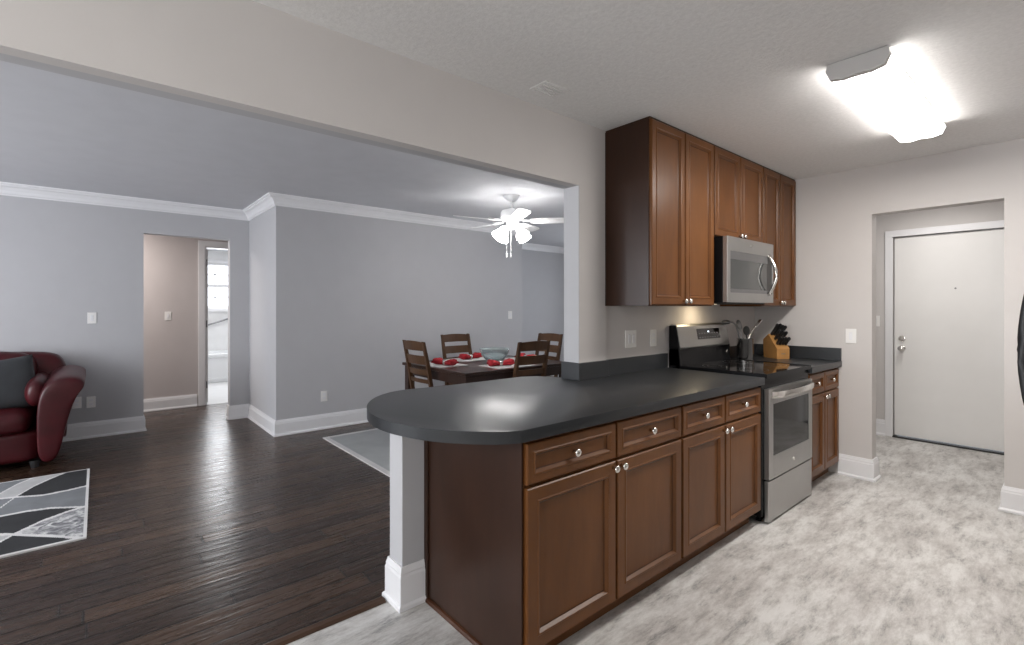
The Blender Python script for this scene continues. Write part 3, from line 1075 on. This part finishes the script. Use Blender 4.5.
# ------------------------------------------------------------------ kitchen ceiling light
kl = thing('fluorescent_ceiling_light', 'glowing wraparound fluorescent light on the kitchen ceiling', 'ceiling light', (-.645, 3.16, ZK))
L2 = .645
bm = BM()
box(bm, -.108, .108, -L2 + .01, L2 - .01, -.026, 0, .003)
obj('housing', bm, M_white, kl)
prof = [(-.113, -.026), (-.115, -.032), (-.098, -.070), (-.050, -.080), (0, -.074), (.050, -.080), (.098, -.070), (.115, -.032), (.113, -.026)]
bm = BM()
prism(bm, prof, 'Y', -L2 + .035, L2 - .005)
obj('diffuser', bm, M_fluo, kl)
bm = BM()
prism(bm, [(-.112, -.002)] + [(x * 1.03, z * 1.04) for x, z in prof[:]] + [(.112, -.002)], 'Y', -L2, -L2 + .034, .003)
obj('end_cap', bm, M_cap, kl)
bm = BM()
prism(bm, [(x * 1.0, z * 1.0) for x, z in prof[:]], 'Y', L2 - .004, L2 + .004)
obj('end_cap', bm, M_white, kl)

# ceiling vent
cv = thing('ceiling_vent', 'flat pale vent register on the kitchen ceiling near the header', 'vent', (-1.745, 1.735, ZK))
bm = BM()
box(bm, -.06, .06, -.085, .085, -.004, 0, .001)
obj('vent_frame', bm, M_ceil_k, cv)
for k in range(6):
    obj('slat', box(BM(), -.055 + k * .02, -.045 + k * .02, -.070, .070, -.009, -.004, .001), M_ceil_k, cv)

# ------------------------------------------------------------------ ceiling fan
FX, FY = -3.914, 3.33
fn = thing('ceiling_fan', 'white ceiling fan with four lit glass shades over the dining table', 'ceiling fan', (FX, FY, ZL))
obj('canopy', lathe(BM(), [(.085, 0), (.082, -.012), (.055, -.045), (.030, -.062), (.018, -.066)], n=24), M_white, fn, auto=40)
obj('downrod', tube(BM(), [(0, 0, -.05), (0, 0, -.16)], .013, 12), M_white, fn, smooth=True)
obj('motor_housing', lathe(BM(), [(.02, -.135), (.06, -.140), (.105, -.155), (.120, -.180), (.120, -.230), (.098, -.255), (.062, -.262), (.06, -.300), (.07, -.310), (.07, -.335), (.03, -.352), (0, -.352)], n=32), M_white, fn, auto=40)
base_ang = math.atan2(.7616, .648) - math.radians(7)
for k in range(5):
    a = base_ang + k * 2 * math.pi / 5
    R = Matrix.Rotation(a, 4, 'Z')
    bm = BM()
    out = [(.20, -.050), (.30, -.062), (.58, -.070), (.645, -.055), (.66, 0), (.645, .055), (.58, .070), (.30, .062), (.20, .050)]
    prism(bm, out, 'Z', -.004, .004, .0015)
    bmesh.ops.transform(bm, matrix=R @ Matrix.Translation((0, 0, -.268)) @ Matrix.Rotation(math.radians(-13), 4, 'X'), verts=bm.verts)
    b = obj('blade', bm, M_white, fn)
    bm = BM()
    tube(bm, [(.085, 0, -.245), (.14, 0, -.262), (.19, 0, -.262), (.27, 0, -.260)], [.012, .009, .012, .016], 8)
    bmesh.ops.transform(bm, matrix=R, verts=bm.verts)
    obj('blade_iron', bm, M_white, b, smooth=True)
for k in range(4):
    a = base_ang + math.radians(45) + k * math.pi / 2
    R = Matrix.Rotation(a, 4, 'Z')
    bm = BM()
    tube(bm, [(.05, 0, -.325), (.085, 0, -.330), (.105, 0, -.345)], .011, 8)
    bmesh.ops.transform(bm, matrix=R, verts=bm.verts)
    f = obj('light_arm', bm, M_white, fn, smooth=True)
    bm = BM()
    lathe(bm, [(.022, .008), (.026, -.005), (.034, -.035), (.052, -.080), (.068, -.112), (.072, -.125), (.068, -.125), (.049, -.080), (.030, -.035), (.0, -.01)], n=24)
    bmesh.ops.transform(bm, matrix=R @ Matrix.Translation((.105, 0, -.345)) @ Matrix.Rotation(math.radians(-38), 4, 'Y'), verts=bm.verts)
    obj('glass_shade', bm, M_shade, f, auto=30)
for x in (-.055, -.012):
    p = Matrix.Rotation(base_ang, 4, 'Z') @ Vector((x, 0, 0))
    bm = BM()
    tube(bm, [(p.x, p.y, -.34), (p.x, p.y, -.60)], .0018, 6)
    tube(bm, [(p.x, p.y, -.60), (p.x, p.y, -.605), (p.x, p.y, -.645)], [.003, .008, .007], 8)
    obj('pull_chain', bm, M_white, fn)

dup(fn, (-4.35, -2.05, ZL), math.radians(20), 'second white ceiling fan with four lit shades in the sofa area')

# ------------------------------------------------------------------ dining set
struct_rug = thing('dining_rug', 'pale grey low-pile rug with white edge under the dining table', 'rug', (-3.9, 3.2, 0))
struct_rug.name = 'area_rug'
bm = BM()
box(bm, -5.02 + 3.9, -2.85 + 3.9, 1.81 - 3.2, 4.75 - 3.2, .0, .010, .003)
obj('pile', bm, M_carpet, struct_rug)
bm = BM()
X0, X1, Y0, Y1 = -5.07 + 3.9, -2.80 + 3.9, 1.76 - 3.2, 4.80 - 3.2
box(bm, X0, X1, Y0, Y0 + .05, 0, .0105, .003)
box(bm, X0, X1, Y1 - .05, Y1, 0, .0105, .003)
box(bm, X0, X0 + .05, Y0 + .05, Y1 - .05, 0, .0104, .003)
box(bm, X1 - .05, X1, Y0 + .05, Y1 - .05, 0, .0104, .003)
obj('border', bm, M_rugw, struct_rug)

TX0, TX1, TY0, TY1, TZ = -4.84, -3.64, 2.54, 3.95, .745
dt = thing('dining_table', 'dark espresso rectangular dining table on the pale rug', 'table', ((TX0 + TX1) / 2, (TY0 + TY1) / 2, .0106))
hx, hy = (TX1 - TX0) / 2, (TY1 - TY0) / 2
th = TZ - .010
obj('tabletop', box(BM(), -hx, hx, -hy, hy, th - .030, th, .004), M_table, dt)
bm = BM()
for s in (-1, 1):
    box(bm, s * (hx - .05) - .011, s * (hx - .05) + .011, -hy + .08, hy - .08, th - .125, th - .03)
    box(bm, -hx + .08, hx - .08, s * (hy - .05) - .011, s * (hy - .05) + .011, th - .125, th - .03)
obj('apron', bm, M_table, dt)
for sx in (-1, 1):
    for sy in (-1, 1):
        bm = BM()
        cx, cy = sx * (hx - .06), sy * (hy - .06)
        prism(bm, [(cx - .038, cy - .038), (cx + .038, cy - .038), (cx + .038, cy + .038), (cx - .038, cy + .038)], 'Z', 0, th - .03, .003)
        obj('leg', bm, M_table, dt)


def make_chair():
    t = thing('dining_chair', 'x', 'chair')
    M = M_chair
    # seat faces +X (front at +X), back at -X
    bm = BM()
    prism(bm, [(-.20, -.19), (.21, -.215), (.225, -.19), (.225, .19), (.21, .215), (-.20, .19)], 'Z', .445, .475, .006)
    obj('seat', bm, M, t)
    bm = BM()
    for s in (-1, 1):
        box(bm, -.17, .17, s * .175 - .009, s * .175 + .009, .385, .445)
    box(bm, .165, .183, -.17, .17, .385, .445)
    box(bm, -.20, -.182, -.17, .17, .385, .445)
    obj('seat_frame', bm, M, t)
    for s in (-1, 1):
        bm = BM()
        prism(bm, [(.155, s * .185 - .018), (.191, s * .185 - .018), (.191, s * .185 + .018), (.155, s * .185 + .018)], 'Z', 0, .445)
        obj('leg', bm, M, t)
    for s in (-1, 1):
        bm = BM()
        # rear leg rising into the raked back post
        prof = [(-.235, 0), (-.200, 0), (-.172, .45), (-.225, .75), (-.283, .995), (-.310, 1.0), (-.262, .75), (-.208, .45)]
        prism(bm, prof, 'Y', s * .195 - .016, s * .195 + .016, .002)
        obj('leg', bm, M, t)
    for z0, z1 in ((.905, .992), (.765, .855), (.660, .715), (.575, .615)):
        bm = BM()
        n = 8
        f = lambda z: -.190 - (z - .45) * .177 - max(0, z - .75) * .06
        fr, bk = [], []
        for i in range(n + 1):
            y = -.181 + .362 * i / n
            c = -.020 * math.cos(math.pi * y / .37)
            zt = z1 + (.010 * math.cos(math.pi * y / .37) if z0 > .9 else 0)
            fr.append((bm.verts.new((f(z0) + c + .009, y, z0)), bm.verts.new((f(z1) + c + .009, y, zt))))
            bk.append((bm.verts.new((f(z0) + c - .009, y, z0)), bm.verts.new((f(z1) + c - .009, y, zt))))
        for i in range(n):
            bm.faces.new((fr[i][0], fr[i + 1][0], fr[i + 1][1], fr[i][1]))
            bm.faces.new((bk[i][0], bk[i][1], bk[i + 1][1], bk[i + 1][0]))
            bm.faces.new((fr[i][1], fr[i + 1][1], bk[i + 1][1], bk[i][1]))
            bm.faces.new((fr[i][0], bk[i][0], bk[i + 1][0], fr[i + 1][0]))
        for i in (0, n):
            bm.faces.new((fr[i][0], fr[i][1], bk[i][1], bk[i][0]))
        obj('back_slat', bm, M, t)
    bm = BM()
    for s in (-1, 1):
        box(bm, -.19, .165, s * .187 - .008, s * .187 + .008, .16, .19)
    box(bm, -.02, .0, -.18, .18, .165, .185)
    obj('stretcher', bm, M, t)
    return t


gch = 'ladder back chairs around the dining table'
ch = make_chair()
# back top centre offset is about -.29 from chair origin along facing direction
def seat_at(o, bx, by, ang):
    a = math.radians(ang)
    o.location = (bx + .29 * math.cos(a), by + .29 * math.sin(a), .0105)
    o.rotation_euler = (0, 0, a)


seat_at(ch, -4.38, 2.43, 90)
ch['label'] = 'dark ladder back dining chair at the near left end of the table'
ch['group'] = gch
c2 = dup(ch, (0, 0, 0), 0, 'brown ladder back dining chair against the boxed-out wall side of the table', gch)
seat_at(c2, -5.14, 3.44, 0)
c3 = dup(ch, (0, 0, 0), 0, 'dark ladder back dining chair on the kitchen side of the table, seen from behind', gch)
seat_at(c3, -3.55, 3.31, 180)
c4 = dup(ch, (0, 0, 0), 0, 'brown ladder back dining chair at the far end of the table, partly behind another chair', gch)
seat_at(c4, -4.46, 4.44, -90)

# bowl
bw = thing('glass_bowl', 'wide clear glass bowl in the centre of the dining table', 'bowl', (-4.21, 3.33, TZ))
obj('bowl_wall', lathe(BM(), [(0, 0), (.055, 0), (.065, .004), (.105, .030), (.145, .080), (.165, .135), (.170, .150), (.165, .150), (.138, .082), (.098, .038), (.05, .012), (0, .010)], n=36), simple('tinted_glass', (.80, .90, .92), .03, 0, .02, Transmission_Weight=.75, Specular_IOR_Level=1.0), bw, smooth=True)
# placemats + napkins + plates
mats = [(-4.38, 2.76, 0, 'near left end', -.05), (-4.60, 3.30, 90, 'wall side', .0), (-3.86, 3.22, 90, 'kitchen side', 0), (-4.2, 3.76, 0, 'far end', 0)]
mproto = None
for i, (x, y, a, nm, _) in enumerate(mats):
    o = obj('placemat', box(BM(), -.24, .24, -.17, .17, 0, .004, .0015), M_mat)
    o.location = (x, y, TZ)
    o.rotation_euler = (0, 0, math.radians(a))
    tag(o, 'pale grey cloth placemat at the %s of the dining table' % nm, 'placemat', 'placemats on the dining table')


def napkin(x, y, a, nm):
    t = thing('napkin', 'red cloth napkin in a silver ring on the %s placemat' % nm, 'napkin', (x, y, TZ + .004), math.radians(a), 'red napkins on the placemats')
    bm = BM()
    n = 14
    rings = []
    for i in range(n + 1):
        s = i / n * 2 - 1
        w = .012 + .062 * abs(s) ** 0.8
        hgt = .014 + .024 * abs(s) ** .7 * (1 if abs(s) < .9 else .8)
        ring = []
        for k in range(16):
            tt = 2 * math.pi * k / 16
            wob = 1 + .22 * math.sin(5 * tt + 3 * s) * abs(s)
            ring.append(bm.verts.new((.125 * s, w * math.cos(tt) * wob, hgt + hgt * math.sin(tt) * min(1, wob))))
        rings.append(ring)
    for A, B in zip(rings, rings[1:]):
        for k in range(16):
            bm.faces.new((A[k], A[(k + 1) % 16], B[(k + 1) % 16], B[k]))
    bm.faces.new(rings[0])
    bm.faces.new(rings[-1])
    for v in bm.verts:
        v.co.z = max(v.co.z, .0005)
    obj('cloth', bm, M_red, t, smooth=True)
    bm = BM()
    lathe(bm, [(.022, -.02), (.026, -.018), (.026, .018), (.022, .02)], (0, 0, .026), 18, 'X')
    obj('ring', bm, M_chrome, t, smooth=True)


napkin(-4.31, 2.75, 10, 'near left end')
napkin(-4.62, 3.30, 100, 'wall side')
napkin(-3.88, 3.15, 75, 'kitchen side')
napkin(-4.15, 3.74, -10, 'far end')

# ------------------------------------------------------------------ sofa
sf = thing('sofa', 'burgundy leather sofa with flared rolled arm against the grey wall', 'sofa', (-6.10, -1.35, 0))


def soft(name, x0, x1, y0, y1, z0, z1, r, parent, mat=M_leather, puff=0.0, rot=None, loc=None):
    bm = BM()
    nx, ny, nz = 6, 8, 5
    g = {}
    cx, cy, cz = (x0 + x1) / 2, (y0 + y1) / 2, (z0 + z1) / 2
    hx, hy, hz = (x1 - x0) / 2, (y1 - y0) / 2, (z1 - z0) / 2

    def P(i, j, k):
        key = (i, j, k)
        if key not in g:
            u, v, w_ = 2 * i / nx - 1, 2 * j / ny - 1, 2 * k / nz - 1
            # superellipsoid-like rounding toward edges
            x, y, z = u * hx, v * hy, w_ * hz
            ix = max(-hx + r, min(hx - r, x))
            iy = max(-hy + r, min(hy - r, y))
            iz = max(-hz + r, min(hz - r, z))
            d = Vector((x - ix, y - iy, z - iz))
            if d.length > r:
                d = d.normalized() * r
            p = Vector((ix, iy, iz)) + d
            bul = puff * (1 - u * u) * (1 - v * v) if abs(w_) == 1 else 0
            p.z += bul * (1 if w_ > 0 else -.3)
            bux = puff * (1 - v * v) * (1 - w_ * w_) if abs(u) == 1 else 0
            p.x += bux * (1 if u > 0 else -1) * .7
            g[key] = bm.verts.new(p)
        return g[key]
    for i in range(nx):
        for j in range(ny):
            for k in (0, nz):
                bm.faces.new((P(i, j, k), P(i + 1, j, k), P(i + 1, j + 1, k), P(i, j + 1, k)))
    for i in range(nx):
        for k in range(nz):
            for j in (0, ny):
                bm.faces.new((P(i, j, k), P(i + 1, j, k), P(i + 1, j, k + 1), P(i, j, k + 1)))
    for j in range(ny):
        for k in range(nz):
            for i in (0, nx):
                bm.faces.new((P(i, j, k), P(i, j + 1, k), P(i, j + 1, k + 1), P(i, j, k + 1)))
    o = obj(name, bm, mat, parent, smooth=True)
    o.location = (cx, cy, cz)
    if rot:
        o.rotation_euler = rot
    m = o.modifiers.new('smooth', 'SUBSURF')
    m.levels = 2
    m.render_levels = 2
    return o


# local frame: x -.45 (wall) .. +.52 (front); y -1.2 .. +1.2
soft('base', -.42, .44, -1.00, 1.00, .05, .33, .03, sf)
for i in range(3):
    y0 = -.93 + i * .62
    soft('seat_cushion', -.20, .50, y0, y0 + .62, .30, .49, .07, sf, puff=.03)
    soft('back_cushion', -.40, -.13, y0, y0 + .62, .44, .90, .10, sf, puff=.05, rot=(0, math.radians(-10), 0))
bm = BM()


def loft(bm, secs):
    n = len(secs[0])
    R = [[bm.verts.new(p) for p in s] for s in secs]
    for a, b in zip(R, R[1:]):
        for k in range(n):
            bm.faces.new((a[k], a[(k + 1) % n], b[(k + 1) % n], b[k]))
    bm.faces.new(R[0])
    bm.faces.new(R[-1])


# backrest shell along y, rising and rounding at its ends
secs = []
for y, zt, th_ in ((-1.13, .70, .20), (-1.10, .84, .24), (-1.0, .915, .26), (-.6, .94, .28), (0, .94, .28), (.6, .94, .28), (.96, .935, .27), (1.06, .90, .26), (1.11, .84, .23), (1.13, .70, .20)):
    secs.append([(-.46, y, .06), (-.22, y, .06), (-.24, y, zt - .12), (-.27, y, zt - .03), (-.33, y, zt), (-.44, y, zt - .01), (-.49, y, zt - .07), (-.48, y, zt - .2)])
loft(bm, secs)
o = obj('backrest', bm, M_leather, sf, smooth=True)
o.modifiers.new('smooth', 'SUBSURF').render_levels = 2
for s in (1, -1):
    bm = BM()
    secs = []
    for x, k, dz in ((-.40, .95, .06), (-.10, .98, .02), (.20, 1.0, 0), (.44, 1.0, -.01), (.515, .98, -.02), (.53, .93, -.045)):
        sec = [(.975, .05), (1.095, .05), (1.13, .25), (1.18, .50), (1.24, .675), (1.275, .705), (1.27, .74), (1.19, .78), (1.08, .770), (1.01, .715), (.975, .62), (.965, .45), (.965, .25)]
        secs.append([(x, s * (1.09 + (y - 1.09) * k), .05 + (z - .05) * (1 + (k - 1) * .6) + (dz if z > .5 else 0)) for y, z in sec])
    loft(bm, secs)
    o = obj('arm', bm, M_leather, sf, smooth=True)
    o.modifiers.new('smooth', 'SUBSURF').render_levels = 2
    # padded inner roll of the arm
    bm = BM()
    secs = []
    for x, r_ in ((-.36, .05), (-.30, .09), (0, .10), (.30, .098), (.39, .08), (.425, .04)):
        cy, cz = .955, .62
        secs.append([(x, s * (cy + r_ * .85 * math.cos(t)), cz + r_ * 1.35 * math.sin(t)) for t in [2 * math.pi * q / 12 for q in range(12)]])
    loft(bm, secs)
    o = obj('arm_pad', bm, M_leather, sf, smooth=True)
    o.modifiers.new('smooth', 'SUBSURF').render_levels = 2
for x in (-.36, .38):
    for y in (-.95, .95):
        obj('foot', lathe(BM(), [(.025, 0), (.035, .05), (.035, .06)], (x, y, 0), 12), M_rubber, sf)

bm = BM()
N = 16
TB = []
for sgn in (1, -1):
    TB.append([[None] * (N + 1) for _ in range(N + 1)])
for i in range(N + 1):
    for j in range(N + 1):
        u, v_ = 2 * i / N - 1, 2 * j / N - 1
        th_ = .085 * ((1 - u ** 4) * (1 - v_ ** 4)) ** .55
        pin = 1 - .06 * (1 - abs(u) ** 2) * abs(v_) ** 3 - 0
        pin2 = 1 - .06 * (1 - abs(v_) ** 2) * abs(u) ** 3
        y, z = .235 * u * pin2, .235 * v_ * pin
        a = bm.verts.new((th_, y, z))
        TB[0][i][j] = a
        TB[1][i][j] = a if (i in (0, N) or j in (0, N)) else bm.verts.new((-th_, y, z))
for T_ in TB:
    for i in range(N):
        for j in range(N):
            bm.faces.new((T_[i][j], T_[i + 1][j], T_[i + 1][j + 1], T_[i][j + 1]))
pw = obj('throw_pillow', bm, M_cush, smooth=True)
pw.location = (-5.90, -.62, .685)
pw.rotation_euler = (math.radians(7), math.radians(-20), math.radians(12))
tag(pw, 'square charcoal fabric throw pillow leaning on the burgundy sofa', 'pillow')

# ------------------------------------------------------------------ patterned rug
RX0, RX1, RY0, RY1 = -5.345, -3.755, -2.35, -.048
curves = {
    'c1': [(-.05, -5.46), (-.253, -5.388), (-.38, -5.345), (-.462, -5.218), (-.531, -5.035)],
    'c2': [(-.05, -5.50), (-.191, -5.346), (-.275, -5.227), (-.36, -5.086), (-.44, -4.875), (-.493, -4.673)],
    'c3': [(-.05, -4.838), (-.162, -4.806), (-.296, -4.794), (-.431, -4.867), (-.517, -4.901)],
    'c4': [(-.05, -4.325), (-.234, -4.453), (-.358, -4.487), (-.473, -4.484)],
    'c5': [(-.05, -4.350), (-.145, -4.306), (-.261, -4.222), (-.362, -4.097), (-.422, -3.997)],
    'c6': [(-.05, -3.74), (-.129, -3.823), (-.205, -3.907), (-.32, -4.019), (-.436, -4.131)],
}


def cval(name, y):
    p = curves[name]
    for (ya, xa), (yb, xb_) in zip(p, p[1:]):
        if y >= yb:
            break
    t = (y - ya) / (yb - ya)
    # beyond the last point keep going, then fold back so the pattern repeats
    return xa + (xb_ - xa) * t


def rug_mat(x, y):
    if x < RX0 + .012 or x > RX1 - .022 or y > RY1 - .018 or y < RY0 + .018:
        return 0
    yy = y
    flip = False
    if y < -.60:
        q = (-.60 - y) % 1.1
        yy = -.60 + (q if q < .55 else 1.1 - q)
        if int((-.60 - y) / .55) % 2 == 0:
            x = RX0 + RX1 - x
    v = {k: cval(k, yy) for k in curves}
    for k in v:
        wd = .017 if k != 'c6' else .020
        if abs(x - v[k]) < wd:
            return 0
    if x > v['c6']:
        return 0 if x < v['c5'] and False else (1 if x > v['c5'] or v['c5'] < v['c6'] else 3)
    if x > v['c5']:
        return 4 if v['c5'] >= v['c4'] else 4
    if x > v['c4']:
        return 1
    if x > v['c3']:
        return 2
    if x > v['c2']:
        return 1
    if x > v['c1']:
        return 3
    return 2


bm = BM()
nx, ny = 200, 290
V = [[bm.verts.new((RX0 + (RX1 - RX0) * i / nx, RY0 + (RY1 - RY0) * j / ny, .010)) for j in range(ny + 1)] for i in range(nx + 1)]
for i in range(nx):
    for j in range(ny):
        f = bm.faces.new((V[i][j], V[i + 1][j], V[i + 1][j + 1], V[i][j + 1]))
        f.material_index = rug_mat(RX0 + (RX1 - RX0) * (i + .5) / nx, RY0 + (RY1 - RY0) * (j + .5) / ny)
# thickness skirt
W0 = [V[i][0] for i in range(nx + 1)] + [V[nx][j] for j in range(1, ny + 1)] + [V[i][ny] for i in range(nx - 1, -1, -1)] + [V[0][j] for j in range(ny - 1, 0, -1)]
B0 = [bm.verts.new((v.co.x, v.co.y, 0)) for v in W0]
for k in range(len(W0)):
    bm.faces.new((W0[k], B0[k], B0[(k + 1) % len(B0)], W0[(k + 1) % len(W0)]))
o = obj('area_rug', bm, [M_rugw, M_rugk, M_rugg, M_rugl, M_rugm])
tag(o, 'black, grey and white rug with curved shard pattern in front of the sofa', 'rug')

# ------------------------------------------------------------------ refrigerator (only its handle edge is in view)
fr = thing('refrigerator', 'refrigerator at the right edge with a long curved dark handle', 'refrigerator', (-.055, 1.55, 0))
obj('body', box(BM(), .06, .80, 0, .84, .02, 1.76, .01), M_steeld, fr)
obj('door', box(BM(), 0, .057, 0, .84, .64, 1.75, .012), M_steel, fr)
obj('freezer_drawer', box(BM(), 0, .057, 0, .84, .06, .63, .012), M_steel, fr)
pts = [(-.002 - .058 * math.sin(math.pi * i / 20) ** .8, .465, .90 + .64 * i / 20) for i in range(21)]
obj('handle', tube(BM(), pts, .012, 10), M_rubber, fr, smooth=True)
